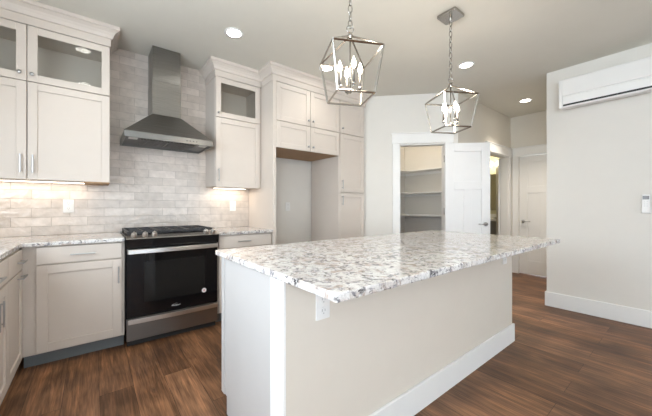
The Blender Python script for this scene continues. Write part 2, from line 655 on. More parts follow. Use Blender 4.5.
def panel_door(n, w, loc, rz, h=2.03, t=0.035, mat=None):
    """three-panel craftsman door; local x along the leaf from the hinge, y through it"""
    m = MB()
    st, top, mid, bot, zm = 0.115, 0.115, 0.115, 0.24, 1.395
    y0, y1 = -t / 2, t / 2
    m.box(0, st, y0, y1, 0.01, h).box(w - st, w, y0, y1, 0.01, h)
    m.box(st, w - st, y0, y1, h - top, h).box(st, w - st, y0, y1, zm, zm + mid).box(st, w - st, y0, y1, 0.01, bot)
    c = w / 2
    m.box(c - 0.05, c + 0.05, y0, y1, bot, zm)
    m.box(st, w - st, -0.007, 0.007, bot, h - top)
    o = struct(m.build('door_%d' % n, mat or DOORP, None, 0.0025))
    o.location = loc
    o.rotation_euler = (0, 0, rz)
    return o


def hinges(o, y):
    for z in (0.25, 1.1, 1.82):
        MB().lathe([(0.007, 0), (0.007, 0.09)], (-0.004, y, z - 0.045), 10).build('hinge', HANDLE, o, smooth=True)


# pantry door, folded open against the wall end
hp = DA @ Vector((SO1 - 0.016, -0.045, 0))
d1 = panel_door(1, 0.585, (hp.x, hp.y, 0), R(-42))
hinges(d1, 0.012)
lever(d1, 0.525, 0.93, -1, -0.0175, -1)
lever(d1, 0.525, 0.93, -1, 0.0175, 1)
# hall end door, closed
d2 = panel_door(2, 0.70, (5.745, -2.305, 0), R(90), mat=TRIM)
lever(d2, 0.64, 0.91, -1, 0.0175, 1)
# bathroom door, swung inwards
d3 = panel_door(3, 0.78, (5.625, -1.333, 0), R(23), mat=DOORP)
lever(d3, 0.72, 0.93, -1, 0.0175, 1)
lever(d3, 0.72, 0.93, -1, -0.0175, -1)

# ------------------------------------------------------------ cabinet builders (local: front faces -y, x to the right)
def shaker(w, h, st=0.057, t=0.02):
    m = MB()
    m.box(0, st, -t, 0, 0, h).box(w - st, w, -t, 0, 0, h)
    m.box(st, w - st, -t, 0, h - st, h).box(st, w - st, -t, 0, 0, st)
    m.box(st, w - st, -t + 0.009, -0.002, st, h - st)
    return m


def at(o, x, y, z):
    o.location = (x, y, z)
    return o


def knob(parent, x, z, t=0.02):
    m = MB().lathe([(0.006, 0), (0.006, -0.012), (0.013, -0.016), (0.014, -0.024), (0.010, -0.029)], (x, -t, z), 14, 'y')
    return m.build('knob', HANDLE, parent, smooth=True)


def pull_v(parent, x, z0, z1, t=0.02):
    m = MB().box(x - 0.005, x + 0.005, -t - 0.032, -t - 0.024, z0, z1)
    m.box(x - 0.004, x + 0.004, -t - 0.026, -t, z0 + 0.012, z0 + 0.02).box(x - 0.004, x + 0.004, -t - 0.026, -t, z1 - 0.02, z1 - 0.012)
    return m.build('handle', HANDLE, parent, 0.0015)


def pull_h(parent, x0, x1, z, t=0.02):
    m = MB().box(x0, x1, -t - 0.034, -t - 0.024, z - 0.005, z + 0.005)
    m.box(x0 + 0.012, x0 + 0.02, -t - 0.026, -t, z - 0.004, z + 0.004).box(x1 - 0.02, x1 - 0.012, -t - 0.026, -t, z - 0.004, z + 0.004)
    return m.build('handle', HANDLE, parent, 0.0015)


def door(parent, x0, x1, z0, z1, hw=None, mat=None, st=0.057):
    """hw: ('k',x,z) knob or ('v',x,za,zb) in cabinet coordinates"""
    o = at(shaker(x1 - x0, z1 - z0, st).build('door', mat or CAB, parent, 0.0015), x0, 0, z0)
    if hw:
        if hw[0] == 'k':
            knob(o, hw[1] - x0, hw[2] - z0)
        else:
            pull_v(o, hw[1] - x0, hw[2] - z0, hw[3] - z0)
    return o


def glass_door(parent, x0, x1, z0, z1, kx, kz, st=0.057):
    w, h, t = x1 - x0, z1 - z0, 0.02
    m = MB()
    m.box(0, st, -t, 0, 0, h).box(w - st, w, -t, 0, 0, h).box(st, w - st, -t, 0, h - st, h).box(st, w - st, -t, 0, 0, st)
    o = at(m.build('glass_door', CAB, parent, 0.0015), x0, 0, z0)
    bx('glass', CGLASS, st, w - st, -0.012, -0.008, st, h - st, o)
    knob(o, kx - x0, kz - z0)
    return o


def drawer(parent, x0, x1, z0, z1, hx0, hx1, hz, slab=True):
    if slab:
        m = MB().box(0, x1 - x0, -0.02, 0, 0, z1 - z0)
    else:
        m = shaker(x1 - x0, z1 - z0)
    o = at(m.build('drawer', CAB, parent, 0.0015), x0, 0, z0)
    pull_h(o, hx0 - x0, hx1 - x0, hz - z0)
    return o


def crown(parent, pts, z0=2.575, z1=H - 0.001):
    """frieze and cove crown swept round plan points (outer face, mitred); pts listed left to right seen from the front"""
    prof = [(0.0, z0), (0.006, z0), (0.006, 2.640), (0.020, 2.643), (0.022, 2.652), (0.026, 2.668), (0.038, 2.688), (0.058, 2.706), (0.070, 2.710), (0.072, z1), (0.0, z1)]
    P = [Vector(p) for p in pts]
    nrm = []
    segs = [(b - a).normalized() for a, b in zip(P, P[1:])]
    for i in range(len(P)):
        if i == 0:
            d = segs[0]; n = Vector((d.y, -d.x))
        elif i == len(P) - 1:
            d = segs[-1]; n = Vector((d.y, -d.x))
        else:
            n1 = Vector((segs[i - 1].y, -segs[i - 1].x)); n2 = Vector((segs[i].y, -segs[i].x))
            n = (n1 + n2); n = n / (n.dot(n1))
        nrm.append(n)
    m = MB()
    rings = [[m.b.verts.new((p.x + n.x * o, p.y + n.y * o, z)) for o, z in prof] for p, n in zip(P, nrm)]
    k = len(prof)
    for a, b in zip(rings, rings[1:]):
        for i in range(k):
            m.b.faces.new((a[i], a[(i + 1) % k], b[(i + 1) % k], b[i]))
    m.b.faces.new(rings[0]); m.b.faces.new(rings[-1][::-1])
    return m.build('crown_moulding', CAB, parent)


UZ0, UZ1, UZ2, T = 1.392, 2.137, 2.575, 0.018


def upper_body(parent, w, d, z0, z1, zmid, ztop):
    """open box above (behind glass), closed below"""
    m = MB()
    m.box(0, T, 0.012, d, z0, ztop).box(w - T, w, 0.012, d, z0, ztop)
    m.box(T, w - T, 0.012, d, z0, z0 + T).box(T, w - T, 0.02, d, zmid - T / 2, zmid + T / 2).box(T, w - T, 0.012, d, ztop - T, ztop)
    m.box(T, w - T, d - 0.006, d, z0 + T, ztop - T)
    m.box(T, w - T, 0.02, 0.036, z0 + T, zmid - T / 2)
    return m.build('body', CAB, parent, 0.001)


# left wall cabinet
LW0, LW1 = -1.145, -0.093
c = thing('wall_cabinet', 'tall pale wall cabinet with two glass-topped door pairs, left of the range hood', 'cabinet', (LW0, -0.34, 0), 0, None)
w = LW1 - LW0
mid = w / 2
upper_body(c, w, 0.33, UZ0, UZ2, UZ1, UZ2)
glass_door(c, 0.003, mid - 0.003, UZ1 + 0.003, UZ2 - 0.006, mid - 0.04, UZ1 + 0.055)
glass_door(c, mid + 0.003, w - 0.003, UZ1 + 0.003, UZ2 - 0.006, mid + 0.03, UZ1 + 0.055)
door(c, 0.003, mid - 0.003, UZ0 - 0.012, UZ1 - 0.003, ('v', mid - 0.035, 1.43, 1.57))
door(c, mid + 0.003, w - 0.003, UZ0 - 0.012, UZ1 - 0.003, ('v', mid + 0.035, 1.43, 1.57))
crown(c, [(0, -0.012), (w, -0.012), (w, 0.33)])
bx('end_skin', PLY, w - 0.18, w - 0.004, -0.018, 0.31, UZ0 - 0.022, UZ0 - 0.0002, c)
ls = thing('under_cabinet_light', 'slim warm light strip under the cabinet left of the range hood', 'light', (LW0 + 0.08, -0.10, UZ0), 0, 'under-cabinet light strips')
bx('housing', PLASTIC, 0, 0.80, -0.02, 0.02, -0.012, -0.0003, ls)
bx('diffuser', STRIP, 0.01, 0.79, -0.016, 0.016, -0.015, -0.0122, ls)
lamp('strip_glow', 'AREA', (0.4, 0, -0.02), 0.5, WARM, (0, 0, 0), 0.78, 0.03, parent=ls)

# right wall cabinet
RW0, RW1 = 0.838, 1.363
c = thing('wall_cabinet', 'narrow wall cabinet with one glass upper door, right of the range hood', 'cabinet', (RW0, -0.34, 0))
w = RW1 - RW0
upper_body(c, w, 0.33, UZ0, UZ2, UZ1, UZ2)
glass_door(c, 0.003, w - 0.003, UZ1 + 0.003, UZ2 - 0.006, 0.028, UZ1 + 0.045)
door(c, 0.003, w - 0.003, UZ0 - 0.012, UZ1 - 0.003, ('v', 0.028, 1.44, 1.58))
crown(c, [(0, 0.33), (0, -0.012), (w + 0.0165, -0.012)])
bx('filler', CAB, w, w + 0.0165, -0.0, 0.33, UZ0, UZ2, c)
ls = thing('under_cabinet_light', 'short warm light strip under the narrow cabinet right of the hood', 'light', (RW0 + 0.06, -0.10, UZ0), 0, 'under-cabinet light strips')
bx('housing', PLASTIC, 0, 0.40, -0.02, 0.02, -0.012, -0.0003, ls)
bx('diffuser', STRIP, 0.01, 0.39, -0.016, 0.016, -0.015, -0.0122, ls)
lamp('strip_glow', 'AREA', (0.2, 0, -0.02), 0.45, WARM, (0, 0, 0), 0.38, 0.03, parent=ls)

# refrigerator surround: side panel, cabinet over the empty bay, tall pantry cabinet
FY = -0.62
o = bx('side_panel', CAB, 1.381, 1.419, FY - 0.02, -0.001, 0.0, UZ2, None, 0.001)
tag(o, 'tall plain side panel left of the empty refrigerator bay', 'panel')
FX0, FX1 = 1.420, 2.378
c = thing('over_fridge_cabinet', 'four-door cabinet bridging the empty refrigerator bay', 'cabinet', (FX0, FY, 0))
w = FX1 - FX0
fm = w / 2
bx('body', CAB, 0, w, 0.014, 0.60, 1.845, UZ2, c)
bx('bottom_board', PLY, 0.002, w - 0.002, 0.002, 0.60, 1.835, 1.8448, c)
for a, b, kx in ((0.002, fm - 0.003, fm - 0.035), (fm + 0.003, w - 0.002, fm + 0.035)):
    door(c, a, b, UZ1 + 0.003, UZ2 - 0.006, ('k', kx, 2.203))
    door(c, a, b, 1.835, UZ1 - 0.003, ('k', kx, 1.889), st=0.057)
crown(c, [(-0.039, 0.25), (-0.039, -0.012), (w - 0.0, -0.012)])
c = thing('tall_pantry_cabinet', 'tall three-door cabinet between refrigerator bay and pantry wall', 'cabinet', (FX1 + 0.001, FY, 0))
PW = 2.846 - FX1
m = MB().box(0, T, 0, 0.60, 0.0, UZ2).box(PW, PW + 0.018, 0, 0.60, 0.0, UZ2).box(T, PW, 0.014, 0.60, 0.1, UZ2).box(T, PW, 0.07, 0.6, 0, 0.1)
m.build('body', CAB, c, 0.001)
door(c, 0.012, PW - 0.003, UZ1 + 0.003, UZ2 - 0.006, ('k', 0.045, 2.203))
door(c, 0.012, PW - 0.003, 1.356, UZ1 - 0.003, ('v', 0.037, 1.40, 1.52))
door(c, 0.012, PW - 0.003, 0.105, 1.350, ('v', 0.037, 1.185, 1.31))
crown(c, [(0.0, -0.012), (PW + 0.02, -0.012), (PW + 0.02, 0.02)])

# base cabinet between corner and range
BZ = 0.883
BY = -0.61
c = thing('base_cabinet', 'base cabinet with one drawer over one door, left of the black range', 'cabinet', (-0.612, BY, 0))
w = 0.608
bx('body', CAB, 0, w, 0, 0.60, 0.105, BZ, c, 0.001)
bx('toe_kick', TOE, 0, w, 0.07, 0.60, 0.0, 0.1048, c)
drawer(c, 0.075, w - 0.02, 0.752, 0.874, 0.265, 0.415, 0.812)
door(c, 0.075, w - 0.02, 0.115, 0.742, ('v', w - 0.043, 0.55, 0.685), st=0.062)
# base cabinet right of the range
c = thing('base_cabinet', 'small base cabinet with one drawer between range and refrigerator bay', 'cabinet', (0.77, BY, 0))
w = 0.608
bx('body', CAB, 0, w, 0, 0.60, 0.105, BZ, c, 0.001)
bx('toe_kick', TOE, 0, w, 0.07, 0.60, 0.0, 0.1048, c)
drawer(c, 0.01, w - 0.02, 0.752, 0.868, 0.20, 0.34, 0.812)
door(c, 0.01, w / 2 - 0.004, 0.115, 0.742, ('v', w / 2 - 0.04, 0.55, 0.685))
door(c, w / 2 - 0.001, w - 0.02, 0.115, 0.742, ('v', w / 2 + 0.04, 0.55, 0.685))

# left run along the left wall (faces +x)
def left_base(y0, y1, label, hb, dr=True):
    c = thing('base_cabinet', label, 'cabinet', (-0.625, y0, 0), R(90), 'base cabinets of the left run')
    w = y1 - y0
    bx('body', CAB, 0, w, 0, 0.62, 0.105, BZ, c, 0.001)
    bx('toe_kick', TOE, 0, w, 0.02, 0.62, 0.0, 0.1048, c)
    return c, w


c, w = left_base(-1.06, -0.615, 'corner-side base cabinet of the left run, drawer over door', 0)
drawer(c, 0.003, w - 0.02, 0.735, 0.870, w / 2 + 0.02, w / 2 + 0.155, 0.800)
door(c, 0.003, w - 0.02, 0.112, 0.725, None)
pull_h(c, w / 2 + 0.02, w / 2 + 0.155, 0.695)
c, w = left_base(-1.66, -1.062, 'nearer base cabinet of the left run, at the left picture edge', 0)
drawer(c, 0.003, w - 0.003, 0.735, 0.870, w / 2 - 0.07, w / 2 + 0.07, 0.800)
door(c, 0.003, w / 2 - 0.002, 0.112, 0.725, ('v', w / 2 - 0.04, 0.55, 0.685))
door(c, w / 2 + 0.002, w - 0.003, 0.112, 0.725, ('v', w / 2 + 0.04, 0.55, 0.685))


def rounded(pts, rad, n=6):
    """plan polygon with rounded corners; rad per corner"""
    out = []
    m = len(pts)
    for i in range(m):
        p, a, b = Vector(pts[i]), Vector(pts[i - 1]), Vector(pts[(i + 1) % m])
        r = rad[i]
        if r <= 0:
            out.append(tuple(p)); continue
        u, v = (a - p).normalized(), (b - p).normalized()
        c = p + (u + v) * r
        a0 = p + u * r - c
        b0 = p + v * r - c
        for k in range(n + 1):
            t = k / n * math.pi / 2
            q = c + a0 * math.cos(t) + b0 * math.sin(t)
            out.append((q.x, q.y))
    return out


# countertops
pts = [(-1.249, -0.0085), (-1.249, -1.68), (-0.598, -1.68), (-0.610, -0.65), (-0.003, -0.65), (-0.003, -0.0085)]
o = MB().prism(pts, 0.884, 0.914).build('countertop', GRANITE, None, 0.004, 2)
tag(o, 'L-shaped speckled granite countertop left of the range', 'countertop')
o = MB().prism([(0.767, -0.0085), (0.767, -0.65), (1.379, -0.65), (1.379, -0.0085)], 0.884, 0.914).build('countertop', GRANITE, None, 0.004, 2)
tag(o, 'short granite countertop right of the range', 'countertop')

# ------------------------------------------------------------ island
IX0, IX1, IY0, IY1 = 0.39, 2.70, -2.50, -1.80
isl = thing('kitchen_island', 'long kitchen island base with pale panelled side and white baseboard', 'kitchen island', (IX0, IY0, 0))
w, d = IX1 - IX0, IY1 - IY0
IZ = 0.883
m = MB().prism([(0.02, 0.02), (w - 0.002, 0.02), (w - 0.002, d - 0.02), (0.02, d - 0.02)], 0.10, IZ)
m.box(0.02, w - 0.002, 0.02, d - 0.07, 0, 0.10)
m.build('body', CAB, isl)
# left end panel with toe notch
m = MB().poly([(0.001, 0.02, 0), (0.001, d - 0.07, 0), (0.001, d - 0.07, 0.10), (0.001, d - 0.0, 0.10), (0.001, d - 0.0, IZ), (0.001, 0.02, IZ)],
              [(0.0198, 0.02, 0), (0.0198, d - 0.07, 0), (0.0198, d - 0.07, 0.10), (0.0198, d - 0.0, 0.10), (0.0198, d - 0.0, IZ), (0.0198, 0.02, IZ)])
m.build('end_panel', ENDP, isl)
bx('edge_strip', ENDP, -0.004, 0.0008, d - 0.045, d, 0.10, IZ, isl)
bx('corner_board', TRIM, -0.012, 0.0008, 0.0, 0.105, 0.0, IZ, isl, 0.0015)
bx('front_panel', PANEL, 0.001, w - 0.001, 0.0, 0.0198, 0.0, IZ, isl)
m = MB().box(0.0, w + 0.015, -0.016, -0.0003, 0, 0.152).box(w - 0.0003, w + 0.015, -0.0003, d - 0.1, 0, 0.152)
m.build('baseboard', TRIM, isl, 0.003)
nd = 4
for k in range(nd):
    a = 0.03 + k * (w - 0.04) / nd
    b = 0.03 + (k + 1) * (w - 0.04) / nd - 0.004
    dd = shaker(b - a, 0.61).build('door', CAB, isl, 0.0015)
    dd.location = (b, d - 0.02, 0.112)
    dd.rotation_euler = (0, 0, math.pi)
    pull_v(dd, 0.04 if k % 2 else b - a - 0.04, 0.44, 0.57)
    dr = MB().box(0, b - a, -0.02, 0, 0, 0.135).build('drawer', CAB, isl, 0.0015)
    dr.location = (b, d - 0.02, 0.737)
    dr.rotation_euler = (0, 0, math.pi)
    pull_h(dr, (b - a) / 2 - 0.07, (b - a) / 2 + 0.07, 0.067)
pts = rounded([(0.364, -2.825), (2.71, -2.825), (2.71, -1.755), (0.364, -1.755)], [0.008, 0.012, 0.008, 0.008])
o = MB().prism(pts, 0.884, 0.914).build('island_countertop', GRANITE, None, 0.005, 2)
tag(o, 'large speckled granite slab on top of the kitchen island', 'countertop')


# ------------------------------------------------------------ outlets
def outlet(name, label, loc, rz=0, group='white duplex wall outlets', kind='outlet'):
    t = thing(name, label, 'outlet' if kind == 'outlet' else 'switch', loc, rz, group)
    bx('cover_plate', PLASTIC, -0.038, 0.038, -0.006, 0, -0.06, 0.06, t, 0.002)
    for dz in (0.024, -0.024):
        f = MB().lathe([(0.017, 0), (0.017, -0.003)], (0, -0.006, dz), 18, 'y').build('socket', PLASTIC, t)
        MB().box(-0.008, -0.006, -0.0098, -0.0092, dz - 0.001, dz + 0.009).box(0.006, 0.008, -0.0098, -0.0092, dz - 0.001, dz + 0.009).box(-0.002, 0.002, -0.0098, -0.0092, dz - 0.011, dz - 0.007).build('slots', SLOT, f)
    return t


outlet('wall_outlet', 'white duplex outlet on tile left of the range', (-0.392, -0.0085, 1.173))
outlet('wall_outlet', 'white duplex outlet on tile right of the range, under the narrow cabinet', (1.168, -0.0085, 1.173))
outlet('wall_outlet', 'white duplex outlet on the wall inside the empty refrigerator bay', (1.975, -0.0005, 1.165))
outlet('island_outlet', 'white outlet on the island side near its left corner', (0.573, IY0 - 0.0005, 0.75))
outlet('island_outlet', 'white outlet at the far right end of the island side', (2.53, IY0 - 0.0005, 0.75))

# ------------------------------------------------------------ range hood
hd = thing('range_hood', 'stainless steel chimney range hood above the black range', 'range hood', (0.381, -0.0085, 0))
m = MB()
hw = 0.381
z0, z1, z2 = 1.775, 1.832, 2.072
m.box(-hw, hw, -0.50, -0.485, z0, z1).box(-hw, hw, -0.015, 0, z0, z1).box(-hw, -hw + 0.015, -0.485, -0.015, z0, z1).box(hw - 0.015, hw, -0.485, -0.015, z0, z1)
m.build('lower_band', BAND, hd, 0.002)
m = MB().poly([(-hw, -0.5, z1), (hw, -0.5, z1), (hw, 0, z1), (-hw, 0, z1)], [(-0.135, -0.275, z2), (0.125, -0.275, z2), (0.125, 0, z2), (-0.135, 0, z2)])
m.build('canopy', STEEL, hd, 0.002)
bx('underside', FILTER, -hw + 0.015, hw - 0.015, -0.485, -0.015, z0 + 0.012, z0 + 0.03, hd)
for k in range(2):
    x0 = -0.25 + k * 0.252
    m = MB()
    for j in range(10):
        m.box(x0 + 0.006 + j * 0.0244, x0 + 0.018 + j * 0.0244, -0.42, -0.08, z0 + 0.004, z0 + 0.0118)
    m.build('filter', FILTER, hd)
for x in (-0.305, 0.305):
    bx('lamp_lens', HOODLIT, x - 0.035, x + 0.035, -0.44, -0.36, z0 + 0.008, z0 + 0.0118, hd)
m = MB().box(-0.135, 0.125, -0.275, 0, z2 + 0.0003, 2.40)
m.build('chimney', STEEL, hd, 0.002)
bx('upper_chimney', STEEL, -0.132, 0.122, -0.272, 0, 2.4003, H - 0.001, hd, 0.002)
m = MB()
for j in range(4):
    m.lathe([(0.006, 0), (0.006, -0.003)], (0.13 + j * 0.03, -0.5, z0 + 0.028), 12, 'y')
m.build('buttons', DARK, hd)

# ------------------------------------------------------------ gas range
rg = thing('gas_range', 'black slide-in gas range with stainless handle and lower drawer', 'range', (0.003, 0, 0))
w = 0.756
RYF = -0.655
bx('body', BLACK, 0.0, w, -0.62, -0.02, 0.04, 0.90, rg, 0.002)
m = MB()
for x in (0.05, w - 0.05):
    for y in (-0.58, -0.08):
        MB().lathe([(0.018, 0.0), (0.018, 0.0395)], (x, y, 0), 12).build('foot', DARK, rg)
# cooktop
m = MB().box(-0.002, w + 0.002, -0.64, -0.012, 0.9005, 0.922)
m.build('cooktop', BLACK, rg, 0.003)
# sloped control fascia
m = MB().poly([(0.0, -0.6201, 0.822), (w, -0.6201, 0.822), (w, -0.6201, 0.9), (0.0, -0.6201, 0.9)],
              [(0.0, -0.672, 0.822), (w, -0.672, 0.822), (w, -0.690, 0.9), (0.0, -0.690, 0.9)])
m.build('control_panel', BLACK, rg, 0.002)
m = MB().poly([(0.0, -0.6405, 0.9003), (w, -0.6405, 0.9003), (w, -0.6405, 0.928), (0.0, -0.6405, 0.928)],
              [(0.0, -0.694, 0.9003), (w, -0.694, 0.9003), (w, -0.690, 0.908), (0.0, -0.690, 0.908)])
m.build('front_ledge', DSTEEL, rg, 0.001)
bx('display', BLGLASS, 0.24, 0.57, -0.6385, -0.6105, 0.9222, 0.929, rg)
for x in (0.055, 0.135, 0.205, 0.635, 0.705):
    k = MB().lathe([(0.023, 0.0), (0.022, 0.014), (0.018, 0.032), (0.015, 0.034)], (0, 0, 0), 18)
    k.box(-0.004, 0.004, -0.017, 0.017, 0.032, 0.040)
    ko = k.build('knob', BSTEEL, rg, 0.001, smooth=False)
    ko.location = (x, -0.668, 0.919)
    ko.rotation_euler = (R(22), 0, 0)
# grates: three continuous cast grates
for gi in range(3):
    gx0, gx1 = 0.012 + gi * 0.2455, 0.012 + (gi + 1) * 0.2455 - 0.004
    m = MB()
    for x in (gx0 + 0.008, gx1 - 0.008):
        m.box(x - 0.008, x + 0.008, -0.60, -0.05, 0.938, 0.957)
    for y in (-0.593, -0.46, -0.325, -0.19, -0.057):
        m.box(gx0 + 0.016, gx1 - 0.016, y - 0.007, y + 0.007, 0.940, 0.957)
    c = (gx0 + gx1) / 2
    m.box(c - 0.006, c + 0.006, -0.60, -0.05, 0.941, 0.9565)
    for x in (gx0 + 0.008, gx1 - 0.008):
        for y in (-0.59, -0.06):
            m.box(x - 0.007, x + 0.007, y - 0.007, y + 0.007, 0.9222, 0.938)
    m.build('grate', IRON, rg, 0.002)
for x, y in ((0.135, -0.46), (0.135, -0.19), (0.378, -0.325), (0.62, -0.46), (0.62, -0.19)):
    MB().lathe([(0.045, 0.9222), (0.045, 0.930), (0.034, 0.931), (0.034, 0.9375), (0.030, 0.939)], (x, y, 0), 20).build('burner', IRON, rg)
# oven door
od = bx('oven_door', BLGLASS, 0.004, w - 0.004, RYF, -0.6203, 0.245, 0.818, rg, 0.002)
bx('door_top_trim', STEEL, 0.006, w - 0.006, RYF - 0.004, RYF - 0.0003, 0.775, 0.816, od)
win = MB().box(0.13, 0.63, RYF - 0.0015, RYF - 0.0002, 0.36, 0.70).build('oven_window', plain('oven_window_glass', (0.012, 0.012, 0.012), 0.02, spec=0.3), od)


def range_bar(z, hh, yo, name, parent, bow=0.012):
    m = MB()
    n = 14
    for sgn in (0,):
        a, b_ = [], []
        for k in range(n + 1):
            x = 0.012 + (w - 0.024) * k / n
            t = (k / n - 0.5) * 2
            y = yo - bow * (1 - t * t)
            a.append((x, y))
        outer = a
        inner = [(x, y + 0.016) for x, y in a][::-1]
        ring = outer + inner
        m.prism(ring, z - hh / 2, z + hh / 2)
    m.box(0.02, 0.045, yo + 0.01, RYF - 0.001, z - hh / 2 + 0.006, z + hh / 2 - 0.006)
    m.box(w - 0.045, w - 0.02, yo + 0.01, RYF - 0.001, z - hh / 2 + 0.006, z + hh / 2 - 0.006)
    return m.build(name, BSTEEL, parent, 0.003, 2)


range_bar(0.797, 0.036, -0.706, 'door_handle', od)
dwr = bx('storage_drawer', DSTEEL, 0.004, w - 0.004, RYF, -0.6203, 0.055, 0.236, rg, 0.002)
range_bar(0.222, 0.036, -0.694, 'drawer_handle', dwr, 0.010)
bx('kick_plate', DARK, 0.01, w - 0.01, -0.615, -0.60, 0.004, 0.0398, rg)
s_ = MB().lathe([(0.021, 0), (0.021, -0.0006)], (0.625, RYF - 0.0016, 0.376), 24, 'y').build('sticker', STICK, od, label='round white sticker')
MB().lathe([(0.0085, 0), (0.0085, -0.0004)], (0.625, RYF - 0.0023, 0.376), 20, 'y').build('sticker_print', STICK2, s_)


def text_mesh(name, body, size, mat, parent, loc, rot, ext=0.0006):
    cu = bpy.data.curves.new(name, 'FONT')
    cu.body = body
    cu.size = size
    cu.extrude = ext
    cu.align_x = 'CENTER'
    cu.align_y = 'CENTER'
    tmp = bpy.data.objects.new(name + '_tmp', cu)
    COL.objects.link(tmp)
    dg = bpy.context.evaluated_depsgraph_get()
    me = bpy.data.meshes.new_from_object(tmp.evaluated_get(dg))
    bpy.data.objects.remove(tmp)
    me.materials.clear()
    me.materials.append(mat)
    o = bpy.data.objects.new(name, me)
    COL.objects.link(o)
    o.parent = parent
    o.location = loc
    o.rotation_euler = rot
    return o


text_mesh('logo', 'Whirlpool', 0.0175, LOGO, od, (0.378, RYF - 0.0012, 0.288), (R(90), 0, 0))
m = MB()
ring = [(0.378 + 0.030 * math.cos(t / 20 * 2 * math.pi), RYF - 0.0012, 0.291 + 0.011 * math.sin(t / 20 * 2 * math.pi)) for t in range(3, 19)]
m.tube(ring, 0.0004, 6)
m.build('logo_swoosh', LOGO, od)

# ------------------------------------------------------------ air conditioner on the right wall
ac = thing('air_conditioner', 'white split air conditioner high on the right wall', 'air conditioner', (4.0695, -2.56, 2.205))


def yprism(pts, y0, y1):
    m = MB()
    return m.poly([(x, y0, z) for x, z in pts], [(x, y1, z) for x, z in pts])


L_ = -0.87
body = [(0, 0.062), (0, 0.34), (-0.205, 0.34), (-0.217, 0.333), (-0.22, 0.32), (-0.22, 0.162), (-0.2115, 0.157), (-0.2115, 0.150), (-0.2165, 0.146),
        (-0.2165, 0.142), (-0.170, 0.120), (-0.165, 0.052), (-0.207, 0.050), (-0.206, 0.042), (-0.195, 0.034), (-0.165, 0.033), (-0.07, 0.048)]
yprism(body, L_, -0.0305).build('housing', PLASTIC, ac, 0.001)
cap = [(0, 0.062), (0, 0.34), (-0.205, 0.34), (-0.217, 0.333), (-0.22, 0.32), (-0.22, 0.160), (-0.217, 0.10), (-0.207, 0.050), (-0.206, 0.042), (-0.195, 0.034), (-0.165, 0.033), (-0.07, 0.048)]
yprism(cap, -0.03, 0).build('end_cap', PLASTIC, ac, 0.004, 2)
yprism([(-0.2162, 0.1405), (-0.207, 0.1405), (-0.201, 0.0700), (-0.2095, 0.0680)], L_ + 0.002, -0.0315).build('louver', PLASTIC, ac)
yprism([(-0.195, 0.1395), (-0.172, 0.118), (-0.167, 0.053), (-0.195, 0.053)], L_ + 0.002, -0.0315).build('air_slot', DARK, ac)

# remote control in its wall cradle
rc = thing('remote_control', 'white remote with grey display in cradle on the right wall', 'remote control', (4.0695, -3.172, 1.195))
MB().box(-0.012, 0, -0.031, 0.031, -0.092, -0.03).build('cradle', PLASTIC, rc, 0.003)
r2 = MB().box(-0.026, -0.0125, -0.028, 0.028, -0.088, 0.090).build('remote_body', PLASTIC, rc, 0.004, 2)
bx('display', DISPLAY, -0.0275, -0.0262, -0.021, 0.021, 0.042, 0.076, r2)
m = MB()
for j in range(3):
    for k in range(2):
        m.box(-0.0275, -0.0262, -0.014 + k * 0.018, -0.004 + k * 0.018, 0.015 - j * 0.02, 0.022 - j * 0.02)
m.build('buttons', BUTTON, r2)

# ------------------------------------------------------------ recessed downlights
def downlight(x, y, label, e=20, beam=118):
    t = thing('recessed_downlight', label, 'ceiling light', (x, y, H), 0, 'recessed ceiling downlights')
    m = MB()
    prof = [(0.085, -0.0005), (0.085, -0.004), (0.064, -0.006), (0.060, -0.0005)]
    rings = [[m.b.verts.new((r * math.cos(2 * math.pi * k / 28), r * math.sin(2 * math.pi * k / 28), z)) for k in range(28)] for r, z in prof]
    for i in range(4):
        a, b_ = rings[i], rings[(i + 1) % 4]
        for k in range(28):
            m.b.faces.new((a[k], a[(k + 1) % 28], b_[(k + 1) % 28], b_[k]))
    m.build('trim_ring', PLASTIC, t, smooth=True)
    MB().lathe([(0.059, -0.0008), (0.059, -0.003)], (0, 0, 0), 28).build('lens', CANLIT, t)
    lamp('downlight_glow', 'SPOT', (0, 0, -0.02), e, CAN, (0, 0, 0), radius=0.05, spot=beam, blend=0.8 if beam > 100 else 1.0, parent=t)
    return t


downlight(0.807, -0.945, 'round recessed downlight in the ceiling in front of the hood', 8, 125)
downlight(1.905, -0.935, 'round recessed downlight in front of the refrigerator bay, seen through the lantern', 4, 130)
downlight(3.096, -1.925, 'round recessed downlight in the ceiling beside the right pendant', 12)
downlight(4.913, -1.939, 'round recessed downlight in the hallway ceiling', 62, 100)
downlight(-0.294, -0.946, 'round recessed downlight above the corner counter, mirrored in cabinet glass', 4)
downlight(-0.30, -1.955, 'round recessed downlight mirrored lower in the left cabinet glass', 9)


